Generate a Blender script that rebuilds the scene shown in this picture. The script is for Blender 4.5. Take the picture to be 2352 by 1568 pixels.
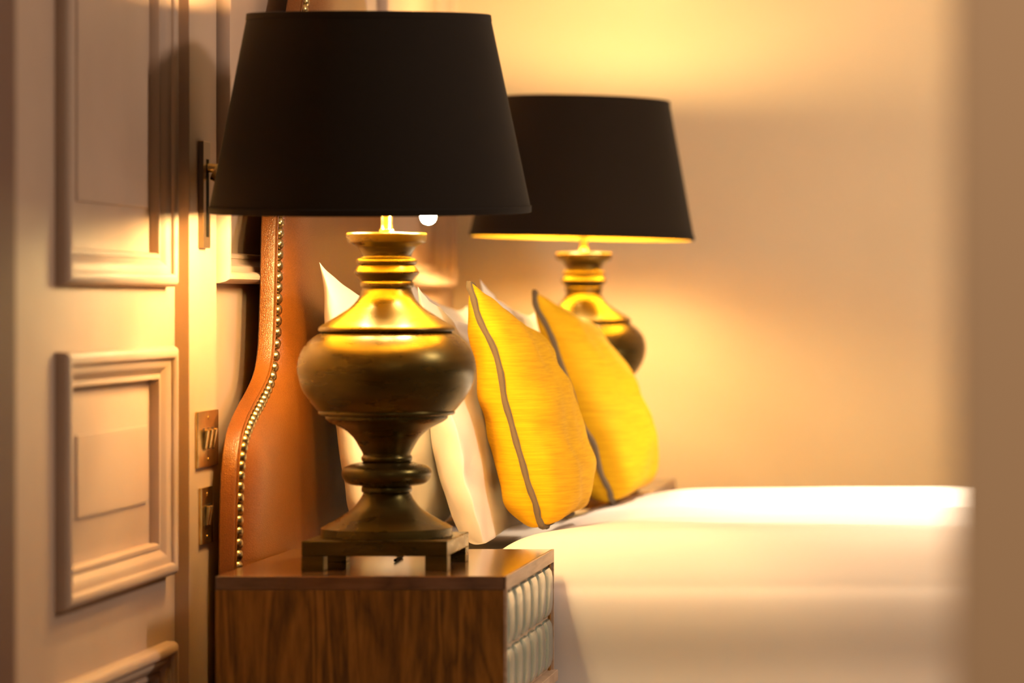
import bpy, bmesh, math, random
from mathutils import Vector, Matrix, noise
random.seed(7)
for o in list(bpy.data.objects): bpy.data.objects.remove(o, do_unlink=True)
SC = bpy.context.scene; COL = SC.collection; PI = math.pi

# ------------------------------------------------------------------ camera
cd = bpy.data.cameras.new('camera'); cam = bpy.data.objects.new('camera', cd); COL.objects.link(cam)
cam.location = (0, 0, .97); cam.rotation_euler = (PI/2, 0, 0)
cd.sensor_width = 36; cd.lens = 122.45; cd.shift_x = -.463; cd.shift_y = -.040
cd.clip_start = .05; cd.clip_end = 60
cd.dof.use_dof = True; cd.dof.focus_distance = 5.22; cd.dof.aperture_fstop = 3.3
SC.camera = cam
SC.view_settings.view_transform = 'Standard'; SC.view_settings.look = 'None'
SC.view_settings.gamma = 1; SC.view_settings.use_curve_mapping = False
SC.view_settings.exposure = 0.0

# ------------------------------------------------------------------ world, room lights + jamb fill
W = bpy.data.worlds.new('world'); SC.world = W; W.use_nodes = True
bg = W.node_tree.nodes['Background']; bg.inputs[0].default_value = (1.0, .78, .56, 1); bg.inputs[1].default_value = .17
def area(name, loc, aim, size, power, color, spread=180):
    l = bpy.data.lights.new(name, 'AREA'); l.shape = 'DISK'; l.size = size; l.energy = power; l.color = color
    l.spread = math.radians(spread)
    o = bpy.data.objects.new(name, l); COL.objects.link(o); o.location = loc
    o.rotation_euler = (Vector(aim)-Vector(loc)).to_track_quat('-Z', 'Y').to_euler(); return o
area('ceiling_downlight', (.45, 6.35, 2.6), (.10, 6.2, 0), .10, 26, (1, .84, .62), 56)
area('room_pendant', (1.6, 4.3, 2.45), (-.3, 6.6, .6), .5, 50, (1, .81, .66))
area('jamb_fill_light', (.50, .7, 1.9), (.05, 1.9, .95), .3, 9.5, (1, .78, .56))  # unseen fill light added to brighten the door jamb, not a known fixture

# ------------------------------------------------------------------ materials
def mat(name, base=(.5,.5,.5), rough=.5, metal=0, spec=.5, **k):
    m = bpy.data.materials.new(name); m.use_nodes = True
    b = m.node_tree.nodes['Principled BSDF']
    b.inputs['Base Color'].default_value = (*base, 1); b.inputs['Roughness'].default_value = rough
    b.inputs['Metallic'].default_value = metal; b.inputs['Specular IOR Level'].default_value = spec
    for a, v in k.items(): b.inputs[a.replace('_', ' ')].default_value = v
    return m
def nd(m, t, **k):
    n = m.node_tree.nodes.new(t)
    for a, v in k.items(): setattr(n, a, v)
    return n
def lk(m, a, b): m.node_tree.links.new(a, b)
def coords(m, scale=(1,1,1), rot=(0,0,0)):
    tc = nd(m, 'ShaderNodeTexCoord'); mp = nd(m, 'ShaderNodeMapping')
    mp.inputs['Scale'].default_value = scale; mp.inputs['Rotation'].default_value = rot
    lk(m, tc.outputs['Object'], mp.inputs[0]); return mp.outputs[0]
def tex(m, vec, scale, detail=3, rough=.5, dist=0):
    n = nd(m, 'ShaderNodeTexNoise'); n.inputs['Scale'].default_value = scale; n.inputs['Detail'].default_value = detail
    n.inputs['Roughness'].default_value = rough; n.inputs['Distortion'].default_value = dist
    lk(m, vec, n.inputs['Vector']); return n.outputs['Fac']
def ramp(m, fac, stops):
    r = nd(m, 'ShaderNodeValToRGB'); e = r.color_ramp.elements
    while len(e) < len(stops): e.new(.5)
    for i, (p, c) in enumerate(stops): e[i].position = p; e[i].color = (*c, 1)
    lk(m, fac, r.inputs[0]); return r.outputs[0]
def bsdf(m): return m.node_tree.nodes['Principled BSDF']
def bump(m, fac, strength, dist=.001, prev=None):
    b = nd(m, 'ShaderNodeBump'); b.inputs['Strength'].default_value = strength; b.inputs['Distance'].default_value = dist
    lk(m, fac, b.inputs['Height'])
    if prev is not None: lk(m, prev, b.inputs['Normal'])
    lk(m, b.outputs[0], bsdf(m).inputs['Normal']); return b.outputs[0]

M = {}
# satin taupe paint on the panelling, brushed
m = M['paint'] = mat('taupe_satin_paint', (.41,.295,.222), .55, spec=.32)
v = coords(m, (40,40,3)); n = tex(m, v, 3, 2); bump(m, n, .10, .0006)
c = ramp(m, tex(m, coords(m), 6, 3), [(.3,(.395,.282,.21)), (.7,(.43,.31,.233))]); lk(m, c, bsdf(m).inputs['Base Color'])
m = M['wall'] = mat('beige_matt_wall', (.56,.40,.265), .8)
c = ramp(m, tex(m, coords(m), 3, 4), [(.3,(.56,.455,.31)), (.7,(.59,.48,.33))]); lk(m, c, bsdf(m).inputs['Base Color'])
bump(m, tex(m, coords(m), 180, 2), .08, .0006)
m = M['jamb'] = mat('tan_gloss_jamb', (.74,.49,.30), .5)
bump(m, tex(m, coords(m), 60, 2), .05, .0005)
m = M['brown_wall'] = mat('red_brown_paint', (.13,.055,.032), .6)
bump(m, tex(m, coords(m), 60, 2), .05, .0005)
m = M['ceiling'] = mat('white_ceiling', (.7,.62,.52), .9); bump(m, tex(m, coords(m), 90, 2), .05, .0005)
m = M['floor'] = mat('brown_carpet', (.22,.15,.10), .95)
c = ramp(m, tex(m, coords(m), 220, 3), [(.3,(.16,.11,.075)), (.7,(.27,.19,.13))]); lk(m, c, bsdf(m).inputs['Base Color'])
# shade fabric
m = M['shade'] = mat('black_linen_shade', (.013,.008,.0045), .9, spec=.15)
bsdf(m).inputs['Sheen Weight'].default_value = .05; bsdf(m).inputs['Sheen Roughness'].default_value = .5
a = tex(m, coords(m, (1,1,14)), 60, 2); b_ = tex(m, coords(m, (14,14,1)), 60, 2)
p = bump(m, a, .15, .0005); bump(m, b_, .15, .0005, p)
m = M['gold'] = mat('gold_lining', (1.0,.64,.05), .36, .75)
bump(m, tex(m, coords(m), 90, 2), .05, .0004)
m = M['brass'] = mat('aged_brass', (.72,.52,.2), .25, 1)
c = ramp(m, tex(m, coords(m), 60, 3), [(.3,(.55,.38,.13)), (.7,(.80,.60,.26))]); lk(m, c, bsdf(m).inputs['Base Color'])
m = M['bronze'] = mat('dark_bronze_plate', (.24,.17,.11), .3, .9)
bump(m, tex(m, coords(m), 120, 2), .05, .0004)
m = M['black'] = mat('black_recess', (.004,.003,.002), .9, spec=.1); bump(m, tex(m, coords(m), 120, 2), .02, .0004)
# dark turned wood body
m = M['body'] = mat('dark_turned_wood', (.075,.045,.022), .38, spec=.5, IOR=1.68, Specular_Tint=(1,.78,.22,1))
n = tex(m, coords(m, (3,3,16)), 4, 3, .5)
c = ramp(m, n, [(.28,(.013,.0072,.002)), (.55,(.026,.0155,.0035)), (.8,(.060,.038,.010))]); lk(m, c, bsdf(m).inputs['Base Color'])
r_ = ramp(m, tex(m, coords(m, (2,2,8)), 9, 3), [(.3,(.24,)*3), (.7,(.36,)*3)]); lk(m, r_, bsdf(m).inputs['Roughness'])
bump(m, n, .03, .0005)
# bulbs
m = M['bulb'] = mat('lit_bulb_glass', (1,.9,.7), .2)
bsdf(m).inputs['Emission Color'].default_value = (1,.70,.30,1); bsdf(m).inputs['Emission Strength'].default_value = 560
m = M['bulb_low'] = mat('lit_candle_bulb_glass', (1,.9,.7), .2)
bsdf(m).inputs['Emission Color'].default_value = (1,.72,.31,1); bsdf(m).inputs['Emission Strength'].default_value = 400
m = M['bulb_bright'] = M['bulb_low'].copy(); bsdf(m).inputs['Emission Strength'].default_value = 460
# wood
def wood(name, axis, cols, rough, sc=1.0):
    m = mat(name, cols[1], rough)
    s = {'z': (1,1,.13), 'x': (.13,1,1), 'y': (1,.13,1)}[axis]
    v = coords(m, tuple(q*sc for q in s))
    n1 = tex(m, v, 11, 3, .5, 1.3)
    wv = nd(m, 'ShaderNodeMath', operation='MULTIPLY'); lk(m, n1, wv.inputs[0]); wv.inputs[1].default_value = 15
    fr = nd(m, 'ShaderNodeMath', operation='PINGPONG'); lk(m, wv.outputs[0], fr.inputs[0]); fr.inputs[1].default_value = 1
    n2 = tex(m, v, 120, 4, .65)
    mx = nd(m, 'ShaderNodeMath', operation='MULTIPLY_ADD'); lk(m, n2, mx.inputs[0]); mx.inputs[1].default_value = .9
    hf = nd(m, 'ShaderNodeMath', operation='MULTIPLY'); lk(m, fr.outputs[0], hf.inputs[0]); hf.inputs[1].default_value = .45
    lk(m, hf.outputs[0], mx.inputs[2])
    c = ramp(m, mx.outputs[0], [(.25, cols[0]), (.62, cols[1]), (.95, cols[2])]); lk(m, c, bsdf(m).inputs['Base Color'])
    bump(m, n2, .12, .0006); return m
M['oak'] = wood('stained_oak_side', 'z', [(.045,.016,.001), (.20,.080,.006), (.31,.130,.014)], .6)
bsdf(M['oak']).inputs['Specular IOR Level'].default_value = .3
M['oak_top'] = wood('stained_oak_top', 'x', [(.08,.033,.010), (.15,.065,.022), (.20,.092,.035)], .2)
bsdf(M['oak_top']).inputs['Coat Weight'].default_value = .6; bsdf(M['oak_top']).inputs['Coat Roughness'].default_value = .12
M['oak_face'] = wood('pale_oak_edging', 'y', [(.33,.22,.14), (.44,.30,.20), (.52,.37,.26)], .45)
m = M['tile'] = mat('celadon_glazed_tile', (.34,.40,.33), .16)
c = ramp(m, tex(m, coords(m), 25, 3), [(.3,(.15,.20,.165)), (.7,(.23,.26,.205))]); lk(m, c, bsdf(m).inputs['Base Color'])
bsdf(m).inputs['Coat Weight'].default_value = .6
# leather
m = M['leather'] = mat('tan_leather', (.40,.135,.028), .36)
c = ramp(m, tex(m, coords(m), 5, 4, .6), [(.25,(.14,.040,.003)), (.75,(.22,.068,.005))]); lk(m, c, bsdf(m).inputs['Base Color'])
vo = nd(m, 'ShaderNodeTexVoronoi', feature='DISTANCE_TO_EDGE'); vo.inputs['Scale'].default_value = 340; lk(m, coords(m), vo.inputs['Vector'])
mr = nd(m, 'ShaderNodeMapRange'); mr.inputs['From Max'].default_value = .12; mr.inputs['To Min'].default_value = .72; lk(m, vo.outputs[0], mr.inputs[0])
mul = nd(m, 'ShaderNodeMix', data_type='RGBA', blend_type='MULTIPLY'); mul.inputs[0].default_value = 1; lk(m, c, mul.inputs[6]); lk(m, mr.outputs[0], mul.inputs[7]); lk(m, mul.outputs[2], bsdf(m).inputs['Base Color'])
p = bump(m, vo.outputs[0], .6, .001); bump(m, tex(m, coords(m), 30, 3), .10, .003, p)
bsdf(m).inputs['Coat Weight'].default_value = .08; bsdf(m).inputs['Coat Roughness'].default_value = .22
m = M['nail'] = mat('antique_brass_nail', (.42,.30,.13), .28, 1)
c = ramp(m, tex(m, coords(m), 150, 3), [(.3,(.22,.15,.06)), (.7,(.62,.46,.22))]); lk(m, c, bsdf(m).inputs['Base Color'])
# fabrics
m = M['white'] = mat('white_cotton', (.72,.65,.57), .85, spec=.2)
p = bump(m, tex(m, coords(m), 14, 5, .6, .6), .22, .006); bump(m, tex(m, coords(m), 700, 2), .12, .0004, p)
bsdf(m).inputs['Sheen Weight'].default_value = .1
m = M['duvet'] = mat('white_duvet_cotton', (.74,.67,.625), .85, spec=.2)
p = bump(m, tex(m, coords(m, (.5,3,1)), 6, 4, .5, .4), .18, .008); bump(m, tex(m, coords(m), 600, 2), .10, .0004, p)
m = M['yellow'] = mat('mustard_velvet', (.83,.46,.010), .75, spec=.2)
n1 = tex(m, coords(m, (10,10,260)), 1.4, 4, .65); n2 = tex(m, coords(m), 9, 4)
c = ramp(m, n1, [(.3,(.62,.315,.003)), (.7,(.78,.45,.006))]); lk(m, c, bsdf(m).inputs['Base Color'])
p = bump(m, n1, .28, .0012); bump(m, n2, .10, .006, p)
bsdf(m).inputs['Sheen Weight'].default_value = 0.0; bsdf(m).inputs['Sheen Tint'].default_value = (1,.75,.2,1); bsdf(m).inputs['Sheen Roughness'].default_value = .4
m = M['piping'] = mat('grey_taupe_braid', (.15,.11,.07), .9, spec=.2)
p = bump(m, tex(m, coords(m, (1,1,3)), 500, 2), .6, .001)
m = M['base_fabric'] = mat('beige_bed_base', (.45,.36,.27), .9); bump(m, tex(m, coords(m), 300, 2), .2, .001)

# ------------------------------------------------------------------ helpers
def link(name, bm, material, parent=None, smooth=True, recalc=True):
    if recalc: bmesh.ops.recalc_face_normals(bm, faces=bm.faces[:])
    me = bpy.data.meshes.new(name); bm.to_mesh(me); bm.free()
    if smooth:
        me.polygons.foreach_set('use_smooth', [True]*len(me.polygons))
        try: me.set_sharp_from_angle(angle=math.radians(38))
        except Exception: pass
    me.materials.append(material)
    o = bpy.data.objects.new(name, me); COL.objects.link(o)
    if parent: o.parent = parent
    return o
def empty(name, loc, label, cat, group=None, rot=(0,0,0)):
    o = bpy.data.objects.new(name, None); COL.objects.link(o); o.location = loc; o.rotation_euler = rot
    o.empty_display_size = .05; o['label'] = label; o['category'] = cat
    if group: o['group'] = group
    return o
def tag(o, label, cat, group=None):
    o['label'] = label; o['category'] = cat
    if group: o['group'] = group
    return o
def struct(o): o['kind'] = 'structure'; return o
def box(bm, x0, x1, y0, y1, z0, z1, bev=0):
    t = bmesh.new(); bmesh.ops.create_cube(t, size=1)
    bmesh.ops.transform(t, matrix=Matrix.Translation(((x0+x1)/2,(y0+y1)/2,(z0+z1)/2)) @ Matrix.Diagonal((x1-x0,y1-y0,z1-z0,1)), verts=t.verts[:])
    if bev: bmesh.ops.bevel(t, geom=t.edges[:], offset=bev, segments=2, profile=.5, affect='EDGES')
    me = bpy.data.meshes.new('tmp'); t.to_mesh(me); t.free(); bm.from_mesh(me); bpy.data.meshes.remove(me)
def lathe(bm, prof, seg=96, c=(0,0), close=False):
    rings = []
    for r, z in prof:
        rings.append([bm.verts.new((c[0]+max(r,1e-5)*math.cos(2*PI*i/seg), c[1]+max(r,1e-5)*math.sin(2*PI*i/seg), z)) for i in range(seg)])
    for a, b in zip(rings, rings[1:]):
        for i in range(seg):
            bm.faces.new((a[i], a[(i+1)%seg], b[(i+1)%seg], b[i]))
    if close:
        a, b = rings[-1], rings[0]
        for i in range(seg): bm.faces.new((a[i], a[(i+1)%seg], b[(i+1)%seg], b[i]))
    else:
        bm.faces.new(rings[0]); bm.faces.new(rings[-1])
def smooth_prof(pts, sub=5):
    """catmull-rom through points; a point given with a third value starts a sharp corner"""
    out = []; segs = [[pts[0][:2]]]
    for p in pts[1:]:
        segs[-1].append(p[:2])
        if len(p) > 2: segs.append([p[:2]])
    for s in segs:
        if len(s) < 2: continue
        q = [s[0]]+s+[s[-1]]
        for i in range(1, len(q)-2):
            for k in range(sub):
                t = k/sub; a,b,c_,d = q[i-1],q[i],q[i+1],q[i+2]
                out.append(tuple(.5*((2*b[j])+(-a[j]+c_[j])*t+(2*a[j]-5*b[j]+4*c_[j]-d[j])*t*t+(-a[j]+3*b[j]-3*c_[j]+d[j])*t**3) for j in (0,1)))
        out.append(tuple(s[-1]))
    res = [out[0]]
    for p in out[1:]:
        if abs(p[0]-res[-1][0])+abs(p[1]-res[-1][1]) > 1e-6: res.append(p)
    return res
def tube(bm, pts, r, seg=10, closed=False, rfun=None):
    n = len(pts); rings = []; pts = [Vector(p) for p in pts]; prev = None
    for i, p in enumerate(pts):
        if closed: t = (pts[(i+1)%n]-pts[i-1])
        else: t = pts[min(i+1,n-1)]-pts[max(i-1,0)]
        t.normalize()
        if prev is None: u = t.orthogonal().normalized()
        else: u = (prev - t*prev.dot(t)).normalized()
        prev = u; w = t.cross(u); rr = rfun(i) if rfun else r
        rings.append([bm.verts.new(p+rr*(u*math.cos(2*PI*k/seg)+w*math.sin(2*PI*k/seg))) for k in range(seg)])
    for i in range(n if closed else n-1):
        a, b = rings[i], rings[(i+1)%n]
        off = 0
        if closed and i == n-1:
            off = min(range(seg), key=lambda s: (a[0].co-b[s].co).length)
        for k in range(seg): bm.faces.new((a[k], a[(k+1)%seg], b[(k+1+off)%seg], b[(k+off)%seg]))
    if not closed: bm.faces.new(rings[0]); bm.faces.new(rings[-1])

# ------------------------------------------------------------------ room shell
b = bmesh.new(); box(b, -1.6, 3.2, -1.5, 8.25, -.10, 0); struct(link('floor', b, M['floor'], smooth=False))
b = bmesh.new(); box(b, -1.6, 3.2, 1.6, 8.25, 2.75, 2.85); struct(link('ceiling', b, M['ceiling'], smooth=False))
b = bmesh.new(); box(b, -1.6, 3.2, 7.34, 7.54, 0, 2.75); struct(link('wall_back', b, M['wall'], smooth=False))
WX = -1.124
b = bmesh.new()
box(b, -1.40, WX-.016, 3.7, 7.34, 0, 2.75)
def column(y0, y1, openings):          # stiles and rails of a panelled bay with openings (ya, yb, za, zb)
    ya, yb = openings[0][0], openings[0][1]
    box(b, WX-.016, WX, y0, ya, 0, 2.75); box(b, WX-.016, WX, yb, y1, 0, 2.75)
    zs = 0
    for (_, _, za, zb) in openings:
        box(b, WX-.016, WX, ya, yb, zs, za); zs = zb
    box(b, WX-.016, WX, ya, yb, zs, 2.75)
IN = .02
def op(y0, y1, z0, z1): return (y0+IN, y1-IN, z0+IN, z1-IN)
P1 = [(4.203, 4.775, .12, .5036), (4.203, 4.775, .5946, .908), (4.203, 4.775, .9884, 2.33)]
P3 = [(5.005, 6.127, .9948, 2.33)]
P4 = [(6.325, 7.176, .12, .5036), (6.325, 7.176, .5946, .908), (6.325, 7.176, .9948, 2.33)]
column(3.7, 4.826, [op(*p) for p in P1]); column(4.996, 6.146, [op(*p) for p in P3]); column(6.311, 7.34, [op(*p) for p in P4])
struct(link('wall_left', b, M['paint'], smooth=False))
for i, (y0, y1) in enumerate([(4.826, 4.996), (6.146, 6.311)]):
    b = bmesh.new(); box(b, WX-.018, -1.104, y0, y1, 0, 2.75, .0012); struct(link('trim_%d' % (i+1), b, M['paint'], smooth=False))
def panel(name, r, hs=1.0):
    y0, y1, z0, z1 = r; base = WX
    prof = [(0,0),(.0005,.012*hs),(.003,.017*hs),(.007,.020*hs),(.012,.0205*hs),(.016,.019*hs),(.019,.015*hs),(.0195,.012*hs),(.023,.0115*hs),
            (.028,.010*hs),(.033,.006),(.038,.001),(.041,-.001),(.0415,.001),(.045,.002),(.048,.001),(.050,-.003),(.0505,-.013),(.062,-.013),
            (.066,-.0125),(.110,-.003),(.114,-.0022),(.1145,.0),(.117,.0006),(.120,.0007)]
    b = bmesh.new(); rings = []
    for u, h in prof:
        x = base+h*.92; u *= .92
        rings.append([b.verts.new((x, y, z)) for y, z in ((y0+u,z0+u),(y1-u,z0+u),(y1-u,z1-u),(y0+u,z1-u))])
    for a, c in zip(rings, rings[1:]):
        for k in range(4): b.faces.new((a[k], a[(k+1)%4], c[(k+1)%4], c[k]))
    b.faces.new(rings[-1])
    # skin lies over the opening; a thin back closes it
    bk = [b.verts.new((base-.0155, y, z)) for y, z in ((y0+IN,z0+IN),(y1-IN,z0+IN),(y1-IN,z1-IN),(y0+IN,z1-IN))]
    b.faces.new(bk[::-1])
    for k in range(4): b.faces.new((rings[0][k], bk[k], bk[(k+1)%4], rings[0][(k+1)%4]))
    o = link(name, b, M['paint'])
    for p in o.data.polygons: pass
    struct(o)
n = 3
for p in P1: panel('trim_%d' % n, p); n += 1
for p in P3: panel('trim_%d' % n, p, 1.95); n += 1
for p in P4: panel('trim_%d' % n, p, 1.95); n += 1
b = bmesh.new(); box(b, -1.6, -1.03, 3.0, 3.70, 0, 2.75, .003); struct(link('trim_%d' % n, b, M['brown_wall'], smooth=False)); n += 1
b = bmesh.new(); box(b, -.0166, .13, 1.70, 1.84, 0, 2.75, .003); struct(link('trim_%d' % n, b, M['jamb'], smooth=False)); n += 1
b = bmesh.new(); box(b, WX, WX+.015, 3.7, 4.826, 0, .09); box(b, -1.104, -1.094, 4.826, 4.996, 0, .09); struct(link('baseboard_left', b, M['paint'], smooth=False))
b = bmesh.new(); box(b, -1.12, 3.2, 7.325, 7.34, 0, .12); struct(link('baseboard_back', b, M['paint'], smooth=False))

# ------------------------------------------------------------------ headboard
HC = 5.68; XB, XF = -1.088, -1.065
OUT = [(0,.739),(.566,.739),(.650,.733),(.702,.725),(.734,.716),(.766,.695),(.782,.672),(.797,.640),(.814,.597),(.828,.555),(.847,.508),(.867,.475),
       (.895,.458),(.93,.450),(.963,.445),(1.032,.438),(1.101,.430),(1.20,.402),(1.30,.345),(1.38,.288),(1.441,.243),(1.464,.225),(1.52,.178),(1.57,.12),(1.60,.06),(1.607,0)]
OUT = [(max(0, .97+.95*(z-.97)), .95*h+.0465*min(1, h/.12)) for z, h in OUT]
def dense(pts, step=.008):
    out = []
    for (z0,h0),(z1,h1) in zip(pts, pts[1:]):
        L = math.hypot(z1-z0, h1-h0); k = max(1, int(L/step))
        out += [(z0+(z1-z0)*i/k, h0+(h1-h0)*i/k) for i in range(k)]
    return out+[pts[-1]]
half = dense(OUT)
for _ in range(3):       # soften the corners of the outline
    half = [half[0]]+[((a[0]+2*p[0]+c[0])/4, (a[1]+2*p[1]+c[1])/4) for a, p, c in zip(half, half[1:], half[2:])]+[half[-1]]
hb = empty('headboard', (-1.12, HC, 0), 'tan leather headboard with studded scalloped outline standing against the panelled wall', 'headboard')
def hbobj(name, bm, m_, **k):
    bmesh.ops.translate(bm, verts=bm.verts[:], vec=(1.12, -HC, 0)); return link(name, bm, m_, hb, **k)
b = bmesh.new()
loop = [(HC-h, z) for z, h in half] + [(HC+h, z) for z, h in reversed(half[:-1])]
def ringat(off, x):
    res = []; L = len(loop)
    for i, (y, z) in enumerate(loop):
        a = loop[max(i-1,0)]; c = loop[min(i+1,L-1)]
        ty, tz = c[0]-a[0], c[1]-a[1]; q = math.hypot(ty, tz) or 1
        ny, nz = -tz/q*-1, ty/q*-1          # inward normal for this winding
        res.append(b.verts.new((x, y+ny*off, z+nz*off)))
    return res
rs = [ringat(0.003, XB), ringat(0, XB+.002), ringat(0, XF-.004), ringat(.0012, XF-.0012), ringat(.004, XF), ringat(.012, XF)]
for r0, r1 in zip(rs, rs[1:]):
    for i in range(len(r0)-1): b.faces.new((r0[i], r0[i+1], r1[i+1], r1[i]))
b.faces.new(rs[0]); b.faces.new(rs[-1])
hbobj('frame', b, M['leather'])
b = bmesh.new()
tube(b, [(XF+.0012, y, z) for (y, z) in [(v.co.y, v.co.z) for v in []]] or [(XF+.001, HC-h+ (.0065), z) for z, h in half if z < 1.53], .0016, 6)
hbobj('welt', b, M['leather'])
# padded front
import bisect
lp = [Vector((y, z)) for y, z in loop]
def dist(y, z):
    p = Vector((y, z)); best = 9
    for a, c in zip(lp[::2], lp[2::2]):
        d = c-a; t = max(0, min(1, (p-a).dot(d)/(d.dot(d) or 1))); q = (p-(a+d*t)).length
        if q < best: best = q
    return best
zs = []; z = .30
while z < 1.568: zs.append(z); z += .009
def hwz(z):
    for (z0,h0),(z1,h1) in zip(half, half[1:]):
        if z0 <= z <= z1 and z1 > z0: return h0+(h1-h0)*(z-z0)/(z1-z0)
    return 0
b = bmesh.new(); grid = []; NU = 60
us = [math.sin(PI/2*(2*i/NU-1)) for i in range(NU+1)]
for z in zs:
    row = []; h = hwz(z)-.013
    for u in us:
        y = HC+h*u; d = max(0, dist(y, z)-.0135)
        w = noise.noise(Vector((y*5, z*5, 1)))*.0015
        # little radial puckers between the nails
        x = XF+.0015+.032*(1-math.exp(-d/.032))*min(1, d/.006+.25)+w*min(1, d/.05)
        if d < .001: x = XF+.0005
        row.append(b.verts.new((x, y, z)))
    grid.append(row)
for r0, r1 in zip(grid, grid[1:]):
    for i in range(NU): b.faces.new((r0[i], r0[i+1], r1[i+1], r1[i]))
pad = hbobj('padding', b, M['leather'])
# nails along the near half of the outline
b = bmesh.new(); seg = 12; prof = [(.0090,0),(.0089,.0025),(.0076,.0058),(.0046,.0080),(.0015,.0088)]
rings = [[b.verts.new((h, r*math.cos(2*PI*k/seg), r*math.sin(2*PI*k/seg))) for k in range(seg)] for r, h in prof]
for a, c in zip(rings, rings[1:]):
    for k in range(seg): b.faces.new((a[k], a[(k+1)%seg], c[(k+1)%seg], c[k]))
b.faces.new(rings[-1]); b.faces.new(rings[0][::-1])
nail0 = None; nm = bpy.data.meshes.new('nail'); bmesh.ops.recalc_face_normals(b, faces=b.faces[:]); b.to_mesh(nm)
nm.polygons.foreach_set('use_smooth', [True]*len(nm.polygons)); nm.materials.append(M['nail'])
acc = 0; spots = []; need = .0165
for i in range(len(loop)-1):
    (y0, z0), (y1, z1) = loop[i], loop[i+1]; L = math.hypot(y1-y0, z1-z0)
    if L == 0: continue
    a = loop[max(i-2,0)]; c = loop[min(i+3, len(loop)-1)]
    ty, tz = c[0]-a[0], c[1]-a[1]; q = math.hypot(ty, tz) or 1
    while acc+L >= need:
        f = (need-acc)/L; spots.append((y0+(y1-y0)*f+tz/q*.0150, z0+(z1-z0)*f-ty/q*.0150)); need += .0165
    acc += L
far_b = bmesh.new(); cnt = 0
for y, z in spots:
    if z > .50 and y < HC and cnt < 90:
        o = bpy.data.objects.new('nail', nm); COL.objects.link(o); o.parent = hb
        o.location = (XF+1.12+.0003, y-HC, z); o.rotation_euler = (random.uniform(-.1,.1), random.uniform(-.12,.12), 0); cnt += 1
    elif y >= HC:
        t = b.copy(); bmesh.ops.translate(t, verts=t.verts[:], vec=(XF+1.12, y-HC, z))
        me = bpy.data.meshes.new('t'); t.to_mesh(me); t.free(); far_b.from_mesh(me); bpy.data.meshes.remove(me)
b.free()
fo = link('nail_row', far_b, M['nail'], hb); fo['kind'] = 'stuff'

# ------------------------------------------------------------------ nightstands
def nightstand(loc, label):
    # local: x 0 (back) .. .388 (front), y 0..51, z up
    t = empty('nightstand', loc, label, 'nightstand', 'nightstands beside the bed')
    D, Wd, H = .388, .51, .602
    b = bmesh.new(); box(b, 0, D, 0, Wd, H-.0185, H, .0012); link('top', b, M['oak_top'], t, smooth=False)
    for y0 in (0, Wd-.018):
        b = bmesh.new(); box(b, 0, D-.003, y0, y0+.018, .10, H-.0187, .0008); link('side_panel', b, M['oak'], t, smooth=False)
    b = bmesh.new(); box(b, .002, .014, .018, Wd-.018, .11, H-.02); link('back_panel', b, M['oak'], t, smooth=False)
    b = bmesh.new(); box(b, .014, D-.003, .018, Wd-.018, .10, .118, .0008); link('bottom_panel', b, M['oak'], t, smooth=False)
    b = bmesh.new()                                        # pale face frame
    box(b, D-.003, D+.001, 0, Wd, H-.019, H, .0006); box(b, D-.003, D+.001, 0, .006, .10, H-.019); box(b, D-.003, D+.001, Wd-.006, Wd, .10, H-.019)
    link('face_edging', b, M['oak_face'], t, smooth=False)
    for k, (z0, z1) in enumerate([(.425, .582), (.268, .4005), (.122, .244)]):
        rows = 2 if k == 0 else 2
        b = bmesh.new(); box(b, D-.022, D-.006, .019, Wd-.019, z0, z1); d = link('drawer', b, M['oak_face'], t, smooth=False)
        b = bmesh.new(); gap = .0035; ty = (Wd-.012-gap)/6; tz = (z1-z0-gap)/rows
        for r in range(rows):
            for c in range(6):
                ya = .006+gap+c*ty; yb = ya+ty-gap; za = z0+gap+r*tz; zb = za+tz-gap
                g = []; N = 10
                for i in range(N+1):
                    row = []
                    for j in range(N+1):
                        u = -math.cos(PI*i/N); w = -math.cos(PI*j/N)
                        hh = .009*((1-abs(u)**4)*(1-abs(w)**4))**.45
                        # rounded corners
                        q = 1-.05*(abs(u)**6*abs(w)**6)*2
                        row.append(b.verts.new((D-.006+hh, (ya+yb)/2+(yb-ya)/2*u*q, (za+zb)/2+(zb-za)/2*w*q)))
                    g.append(row)
                for i in range(N):
                    for j in range(N): b.faces.new((g[i][j], g[i+1][j], g[i+1][j+1], g[i][j+1]))
        o = link('tile_facing', b, M['tile'], d)
        b = bmesh.new(); box(b, D-.01, D+.007, .004, Wd, z0-.017, z0-.001, .001); link('rail', b, M['oak_face'], t, smooth=False)
    for (x, y) in ((.02,.02),(D-.045,.02),(.02,Wd-.045),(D-.045,Wd-.045)):
        b = bmesh.new(); box(b, x, x+.025, y, y+.025, 0, .10, .002); link('leg', b, M['oak'], t, smooth=False)
    return t
nightstand((-1.029, 4.65, 0), 'stained oak nightstand with green tiled drawers, in the foreground under the larger lamp')
nightstand((-1.029, 6.67, 0), 'far nightstand, only its top corner showing beyond the duvet')

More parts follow.
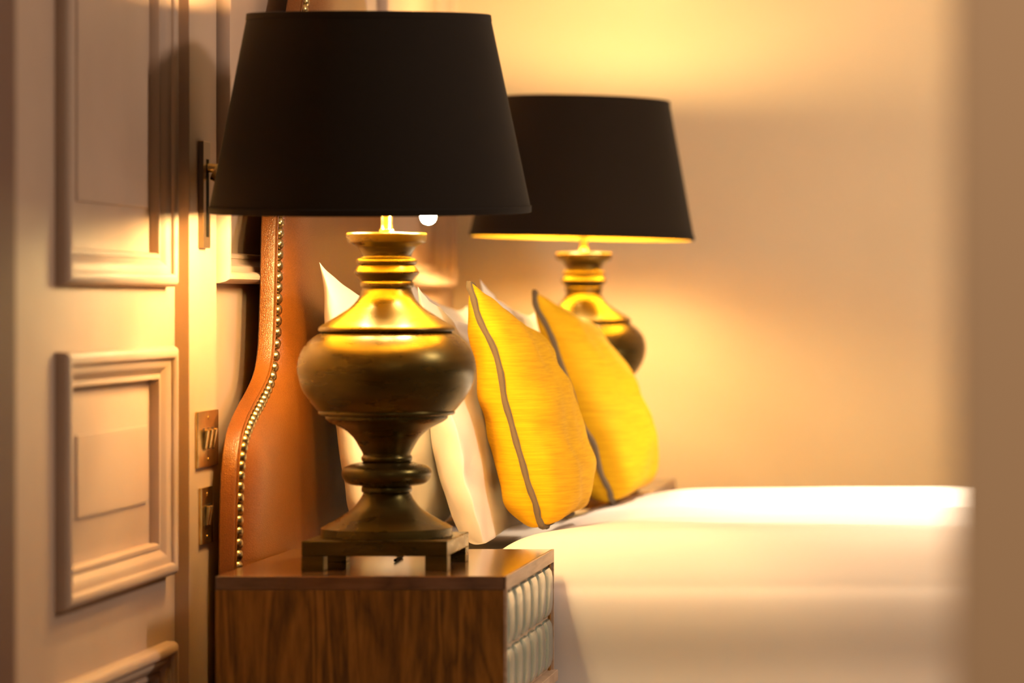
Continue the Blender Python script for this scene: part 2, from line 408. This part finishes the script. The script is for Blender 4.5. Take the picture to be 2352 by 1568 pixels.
# ------------------------------------------------------------------ lamps
def zz(y): return (690-y)*.000604+.97-.602       # heights above the nightstand top
def lamp(loc, label, shade_off, shade_rot, bulb_ang, low=0, up=0):
    t = empty('table_lamp', loc, label, 'table lamp', 'dark urn lamps on the nightstands')
    S = .099
    b = bmesh.new(); box(b, -S, S, -S, S, .0205, .041, .0012)
    fw = .030
    for sx in (-1, 1):
        for sy in (-1, 1):
            x0, x1 = sorted((sx*S, sx*(S-fw))); y0, y1 = sorted((sy*S, sy*(S-fw)))
            box(b, x0, x1, y0, y1, 0, .0205, .0008)
    link('plinth', b, M['body'], t, smooth=False)
    k = .000604
    P = [(0,1231),(149,1231,1),(149,1213),(146,1209),(114,1191),(81,1170),(63,1149),(54,1133),(52.5,1130,1),(56.5,1129),(57.5,1123),(56.5,1117),(55,1115,1),(80,1112),(95,1104),(102,1088),(98,1075),(85,1067),(66,1062),(52,1060,1),
         (56,1058),(58,1052),(57,1048),(54,1044,1),(56,1038),(63,1025),(76,1004),(97,985),(127,969),(137,962,1),(139,960),(139,955,1),(153,951),(155,946),(154,942,1),(158,940),(180,912),(194,886),(202,850),(199,822),(188,798),(170,778),(150,764,1),
         (147,762.5,1),(154,760),(155,756),(153,751.5),(146,746),(112,725),(83.5,706),(65,686),(57.5,668),(56,661,1),(60,660),(61.5,653),(60,647),(57,645,1),(60,643),(66,636),(72,629.5),(73.5,626),(73,623,1),(68,615),(62.5,608,1),
         (67,606.5),(69.5,600.5),(67,595),(60,593,1),(56,590),(59,580),(68,567),(80,560),(86,556.5,1),(89,556),(92,540),(91,536.5),(88,535,1),(0,535)]
    prof = smooth_prof([(p[0]*k, zz(p[1]))+tuple(p[2:]) for p in P], 4)
    b = bmesh.new(); lathe(b, prof, 96); link('urn_body', b, M['body'], t)
    zt = zz(535)
    b = bmesh.new(); lathe(b, smooth_prof([(0,zt-.002),(.011,zt-.002,1),(.0105,zt+.004),(.0080,zt+.006),(.0080,zt+.02,1),(.0080,.60,1),(.0105,.602,1),(.0105,.650,1),(0,.650)],2), 32)
    link('stem', b, M['brass'], t)
    # cluster of lamp holders: a small arm with a bulb pointing down and one pointing up
    R = .064
    for q, da in enumerate((0, 100, 205)):
        an = bulb_ang+math.radians(da); ca, sa = math.cos(an), math.sin(an); dz = 0 if (q == 0 and low < .001) else max(low, .017)
        b = bmesh.new(); tube(b, [(0,0,.612+dz),(ca*R*.4,sa*R*.4,.622+dz),(ca*R*.8,sa*R*.8,.621+dz),(ca*R,sa*R,.612+dz),(ca*R,sa*R,.598+dz)], .004, 10)
        lathe(b, [(.0095,.600+dz),(.0095,.560+dz)], 20, (ca*R, sa*R)); link('lamp_holder', b, M['brass'], t)
        zb0 = 1.0745-.602+dz
        b = bmesh.new(); lathe(b, smooth_prof([(0,zb0),(.0060,zb0+.0017),(.0100,zb0+.0060),(.0115,zb0+.012),(.0125,zb0+.026),(.0135,zb0+.045),(.012,zb0+.065),(.0085,.560+dz)],3), 24, (ca*R, sa*R))
        link('bulb', b, M['bulb_bright'] if q == 0 and low < .001 else M['bulb_low'], t)
    b = bmesh.new(); lathe(b, [(.0075,.600),(.0075,.668+up),(.012,.670+up),(.012,.700+up)], 24); link('lamp_holder', b, M['brass'], t)
    b = bmesh.new(); lathe(b, smooth_prof([(.011,.700+up),(.014,.712+up),(.021,.730+up),(.023,.745+up),(.019,.762+up),(.009,.771+up),(0,.773+up)],3), 24); link('bulb', b, M['bulb'], t)
    # shade
    RB, RT = .2205, .1655; ZB, ZT = 1.092-.602, 1.366-.602
    sp = empty('shade', (0,0,0), '', ''); 
    for kk in ('label','category'): del sp[kk]
    bpy.data.objects.remove(sp)
    zc = ZB
    def place(o): o.location = (shade_off, 0, zc); o.rotation_euler = shade_rot
    b = bmesh.new(); H = ZT-ZB
    lathe(b, [(RB-.0008,0),(RB,.0008),(RB+.0002,.009),(RB-.0016,.0095),(RT+.0012+.0005,H-.0095),(RT+.0022,H-.009),(RT+.0012,H-.0006),(RT,H),(RT-.0018,H),(RB-.0026,0)], 128, close=True)
    sh = link('lamp_shade', b, M['shade'], t); place(sh)
    b = bmesh.new(); lathe(b, [(RB-.0030,.0005),(RT-.0022,H-.0005),(RT-.0028,H-.0005),(RB-.0036,.0005)], 128, close=True)
    link('lining', b, M['gold'], sh)
    # spider ring holding the shade on the stem
    b = bmesh.new()
    cx = -shade_off
    lathe(b, [(.014,.100),(.014,.104),(.0100,.104),(.0100,.100)], 24, (cx, 0), close=True)
    for q in range(3):
        an = 2*PI*q/3+PI/2; rr = RB-(RB-RT)*(.13/H)-.004
        tube(b, [(cx+.012*math.cos(an), .012*math.sin(an), .102), (rr*math.cos(an), rr*math.sin(an), .13)], .0015, 6)
    link('shade_carrier', b, M['brass'], sh)
    return t
L1 = lamp((-.8315, 4.832, .602), 'large dark urn lamp with black shade, standing on the foreground nightstand', -.0215, (math.radians(3.0), 0, 0), math.radians(-18), 0, -.014)
L2 = lamp((-.7925, 6.86, .602), 'far urn lamp with black shade, partly behind the yellow cushions', -.003, (0, math.radians(1.2), 0), math.radians(30), .08)
# lamp flex trailing behind the near lamp
b = bmesh.new(); tube(b, [(-.8315, 4.90, .6045), (-.835, 4.98, .6045), (-.86, 5.07, .6045), (-.90, 5.15, .6045)], .0022, 8)
link('flex', b, M['black'], None); fx = bpy.data.objects['flex']; fx.parent = L1; fx.matrix_parent_inverse = L1.matrix_basis.inverted()

# ------------------------------------------------------------------ bed
bed = empty('bed', (0, 5.93, 0), 'upholstered bed with white fitted sheet under the duvet, in front of the leather headboard', 'bed')
def bedobj(name, bm, m_, **k):
    bmesh.ops.translate(bm, verts=bm.verts[:], vec=(0, -5.93, 0)); return link(name, bm, m_, bed, **k)
b = bmesh.new(); box(b, -1.015, .96, 5.22, 6.64, .06, .33, .02); bedobj('bed_base', b, M['base_fabric'])
b = bmesh.new(); box(b, -1.015, .96, 5.225, 6.615, .332, .575, .035); bedobj('mattress', b, M['white'])
for x in (-.95, .85):
    for y in (5.32, 6.54):
        b = bmesh.new(); lathe(b, [(.02,0),(.028,.06)], 20, (x, y)); bedobj('leg', b, M['body'])

# duvet
b = bmesh.new()
YN, YF, ZTOP = 5.205, 6.625, .600
path = []; 
def add(y, z): path.append((y, z))
for i in range(14): add(YN-.012+.004*math.sin(i*.9), .20+(ZTOP-.075-.20)*i/13)
for i in range(1, 10):
    a = PI/2*i/10; add(YN-.008+.075*(1-math.cos(a)), ZTOP-.075+.075*math.sin(a))
for i in range(41): add(YN+.067+(YF-YN-.134)*i/40, ZTOP)
for i in range(1, 10):
    a = PI/2*i/10; add(YF-.067+.075*math.sin(a), ZTOP-.075+.075*math.cos(a))
for i in range(14): add(YF+.012, ZTOP-.075-(ZTOP-.275)*i/13)
xs = []; x = -.735; st = .006
while x < 1.0: xs.append(x); x += st; st = min(.035, st*1.22)
g = []
for i, x in enumerate(xs):
    e = x-xs[0]; edge = math.exp(-e/.035)
    row = []
    for (y, z) in path:
        top = 1/(1+math.exp(-(z-.572)/.006))
        w = noise.noise(Vector((x*1.6, y*4.5, 3)))*.016 + noise.noise(Vector((x*4, y*9, 9)))*.005
        ridge = .010*math.exp(-((y-6.25+.10*math.sin(x*3))/.10)**2)
        dent = .012*(1/(1+math.exp((x+.60)/.02)))*(1/(1+math.exp(-(y-5.42)/.025)))
        zz_ = z+(w+ridge-.040*edge-dent)*top + .010*top*(1 if y < 5.9 else .2)
        side = noise.noise(Vector((x*2.2, z*3, 5)))*.016*(1-top)
        yy = y + (side*(1 if y > 5.9 else -1) if top < .9 else 0)
        xo = .010*noise.noise(Vector((0, y*5, z*5)))*edge
        row.append(b.verts.new((x+xo, yy, zz_)))
    g.append(row)
for r0, r1 in zip(g, g[1:]):
    for j in range(len(path)-1): b.faces.new((r0[j], r0[j+1], r1[j+1], r1[j]))
dv = tag(link('duvet', b, M['duvet']), 'puffy white duvet spread over the bed and hanging down its near side', 'duvet')
md = dv.modifiers.new('thick', 'SOLIDIFY'); md.thickness = .028; md.offset = 0
md = dv.modifiers.new('soft', 'SUBSURF'); md.levels = 1; md.render_levels = 2

# ------------------------------------------------------------------ pillows and cushions
def pillow(name, near, lean, Wy, H, T2, material, label, cat, group, pinch=.10, seed=0, wr=1.0, pipe=None, yaw=0, sag=0, slump=0, ear=0.0, flat=.5):
    """near = world point of the bottom near corner; lean = angle from vertical towards the headboard (-X)"""
    b = bmesh.new(); N = 44; M2 = N
    co = [math.sin(PI/2*(2*i/N-1)) for i in range(N+1)]
    ax = Vector((0,1,0)); up = Vector((-math.sin(lean),0,math.cos(lean))); nr = Vector((math.cos(lean),0,math.sin(lean)))
    def outline(u, v):
        yy = Wy/2*u*(1-pinch*(1-v*v)); z_ = H/2*v*(1-pinch*(1-u*u)*1.0)
        if v < 0: yy *= 1-.13*abs(v)**4*abs(u)**2; z_ *= 1-.05*abs(u)**6
        if v > 0: yy += ear*Wy*u*abs(u)**3*abs(v)**7; z_ += (ear*H*v*abs(v)**3*abs(u)**7 if v > 0 else 0)
        seamw = .006*wr*noise.noise(Vector((u*3, v*3, seed+20)))
        return yy, z_, seamw
    sheets = {}
    for s in (1, -1):
        gr = []
        for i, u in enumerate(co):
            row = []
            for j, v in enumerate(co):
                if s == -1 and (i in (0, N) or j in (0, N)): row.append(sheets[1][i][j]); continue
                yy, z_, sw = outline(u, v); T = T2[0] if s == 1 else T2[1]
                fu, fv = max(0, 1-u*u), max(0, 1-v*v)
                fl = max(.28, flat-.20*max(0,-v)); tt = T*(fu**fl)*(fv**fl)*(1+ .20*(-v))          # filling settles towards the bottom
                pk = (1-min(1, fu*fv*3.5))
                wv = noise.noise(Vector((yy*9, z_*9, seed+s)))*.010 + noise.noise(Vector((yy*4, z_*22, seed+s*3)))*.006
                rad = math.sin((z_/H)*46+seed)*.0022*math.exp(-fu/.12)*(1-abs(v)**6) + math.sin((yy/Wy)*46+seed)*.0022*math.exp(-fv/.12)*(1-abs(u)**6)
                h = tt + (wv*wr*min(1, fu*fv*6) + rad*wr*(1 if fu*fv > 0 else 0))
                if fu*fv < 1e-6: h = 0
                p = ax*yy + up*(z_-slump*H*((u+1)/2)**.9*((v+1)/2)**1.5) + nr*(s*h+sw)
                row.append(b.verts.new(p))
            gr.append(row)
        sheets[s] = gr
    for s in (1, -1):
        gr = sheets[s]
        for i in range(N):
            for j in range(N): b.faces.new((gr[i][j], gr[i+1][j], gr[i+1][j+1], gr[i][j+1]))
    per = []
    gr = sheets[1]
    idx = [(i,0) for i in range(N)]+[(N,j) for j in range(N)]+[(i,N) for i in range(N,0,-1)]+[(0,j) for j in range(N,0,-1)]
    per = [gr[i][j].co.copy() for i, j in idx]
    o = link(name, b, material)
    # object origin: the centre, placed so that the bottom near corner lands on `near`
    c = Vector(near) + up*(H/2) + ax*(Wy/2)
    o.location = c; o.rotation_euler = (0, 0, yaw)
    md = o.modifiers.new('soft', 'SUBSURF'); md.levels = 1; md.render_levels = 1
    tag(o, label, cat, group)
    if pipe:
        q = []
        for p in per:
            if not q or (p-q[-1]).length > .004: q.append(p)
        bb = bmesh.new(); out = []; kink = 0
        for i, p in enumerate(q):
            d = p.normalized(); out.append(p*1.004 + nr*(.0018*math.sin(i*.7+seed)+.007*noise.noise(Vector((p.y*16, p.z*16, seed)))) )
        tube(bb, out, .0055, 8, closed=True, rfun=lambda i: .0052+.0005*math.sin(i*1.7))
        pp = link('piping', bb, pipe, o)
    return o
GW = 'white pillows against the headboard'; GY = 'yellow cushions propped on the bed'
def lean_of(x0, x1, z0, z1): return math.atan2(x0-x1, z1-z0), math.hypot(x0-x1, z1-z0)
a, h = lean_of(-.914, -.990, .585, 1.022)
pillow('pillow', (-.914, 5.19, .590), a, .66, h-.012, (.075,.060), M['white'], 'white pillow against the headboard, its tip rising left of the near lamp neck', 'pillow', GW, .07, 3, .8, ear=.03, slump=.16)
pillow('pillow', (-.914, 5.95, .590), a, .60, h*.94, (.055,.055), M['white'], 'far white pillow resting on the headboard behind the lamp', 'pillow', GW, .07, 9, .8, ear=.02, slump=.12)
a, h = lean_of(-.775, -.868, .600, 1.000)
pillow('pillow', (-.762, 5.25, .592), a, .63, h-.008, (.012,.066), M['white'], 'white pillow of the near pair, leaning behind the near yellow cushion', 'pillow', GW, .07, 15, .8, ear=.02, slump=.16)
pillow('pillow', (-.770, 5.96, .600), a, .60, h, (.02,.055), M['white'], 'far white pillow whose corner peeks out behind the near yellow cushion', 'pillow', GW, .07, 23, .8, ear=.02, slump=.15)
a, h = lean_of(-.687, -.794, .608, .995)
pillow('cushion', (-.684, 5.35, .614), a, .45, h-.010, (.074,.060), M['yellow'], 'near mustard yellow cushion with grey braid piping and creased side', 'cushion', GY, .055, 31, 1.1, pipe=M['piping'], ear=.015, slump=.20, flat=.38)
a, h = lean_of(-.663, -.800, .600, .978)
pillow('cushion', (-.663, 6.18, .605), a, .44, h-.004, (.092,.055), M['yellow'], 'far mustard yellow cushion with grey piping, in front of the distant lamp', 'cushion', GY, .055, 47, 1.0, pipe=M['piping'], ear=.015, slump=.18, flat=.38)

# ------------------------------------------------------------------ wall fittings on the pilaster
PXW = -1.104
rl = empty('reading_light', (PXW, 4.904, 1.117), 'slim bronze wall reading light with brass knuckle, half behind the near lampshade', 'wall light')
def loc_obj(root, name, bm, m_, parent=None, **k):
    L = root.location; bmesh.ops.translate(bm, verts=bm.verts[:], vec=-Vector(L)); return link(name, bm, m_, parent or root, **k)
b = bmesh.new(); box(b, PXW, PXW+.0075, 4.880, 4.924, 1.0436, 1.1936, .0008); bp = loc_obj(rl, 'back_plate', b, M['bronze'], smooth=False)
b = bmesh.new(); box(b, PXW+.0072, PXW+.0079, 4.897, 4.913, 1.0592, 1.1687); loc_obj(rl, 'slot', b, M['black'], smooth=False)
b = bmesh.new(); tube(b, [(PXW+.0075, 4.906, 1.1568), (PXW+.022, 4.906, 1.1558)], .0067, 20); loc_obj(rl, 'knuckle', b, M['brass'])
b = bmesh.new(); tube(b, [(PXW+.018, 4.908, 1.1526), (PXW+.024, 4.908, 1.1494), (PXW+.036, 4.908, 1.1416)], .0143, 28); loc_obj(rl, 'head', b, M['brass'])
def switch(z0, z1, y0, y1, gangs, label):
    r = empty('light_switch', (PXW, (y0+y1)/2, (z0+z1)/2), label, 'light switch')
    b = bmesh.new(); box(b, PXW, PXW+.0045, y0, y1, z0, z1, .0012); loc_obj(r, 'plate', b, M['brass'], smooth=False)
    for k in range(gangs):
        yc = y0+(y1-y0)*(.5+(k-(gangs-1)/2)*(.21 if gangs == 3 else .24)); zc = (z0+z1)/2
        b = bmesh.new(); box(b, PXW+.0043, PXW+.0047, yc-.009, yc+.009, zc-.016, zc+.016); 
        su = loc_obj(r, 'toggle_surround', b, M['bronze'], smooth=False)
        b = bmesh.new(); box(b, PXW+.0045, PXW+.0095, yc-.0055, yc+.0055, zc-.014, zc+.014, .0015)
        bmesh.ops.rotate(b, cent=(PXW+.006, yc, zc), matrix=Matrix.Rotation(math.radians(8), 3, 'Y'), verts=b.verts[:])
        loc_obj(r, 'toggle', b, M['brass'], smooth=False)
    for zc in (z0+.010, z1-.010):
        b = bmesh.new(); tube(b, [(PXW+.0044, (y0+y1)/2, zc), (PXW+.0054, (y0+y1)/2, zc)], .0028, 12); loc_obj(r, 'screw', b, M['brass'])
switch(.7354, .8145, 4.860, 4.990, 3, 'wide brass light switch plate with three toggles, the upper one on the pilaster')
switch(.6268, .7069, 4.881, 4.954, 2, 'narrow brass switch plate with two toggles, the lower one on the pilaster')
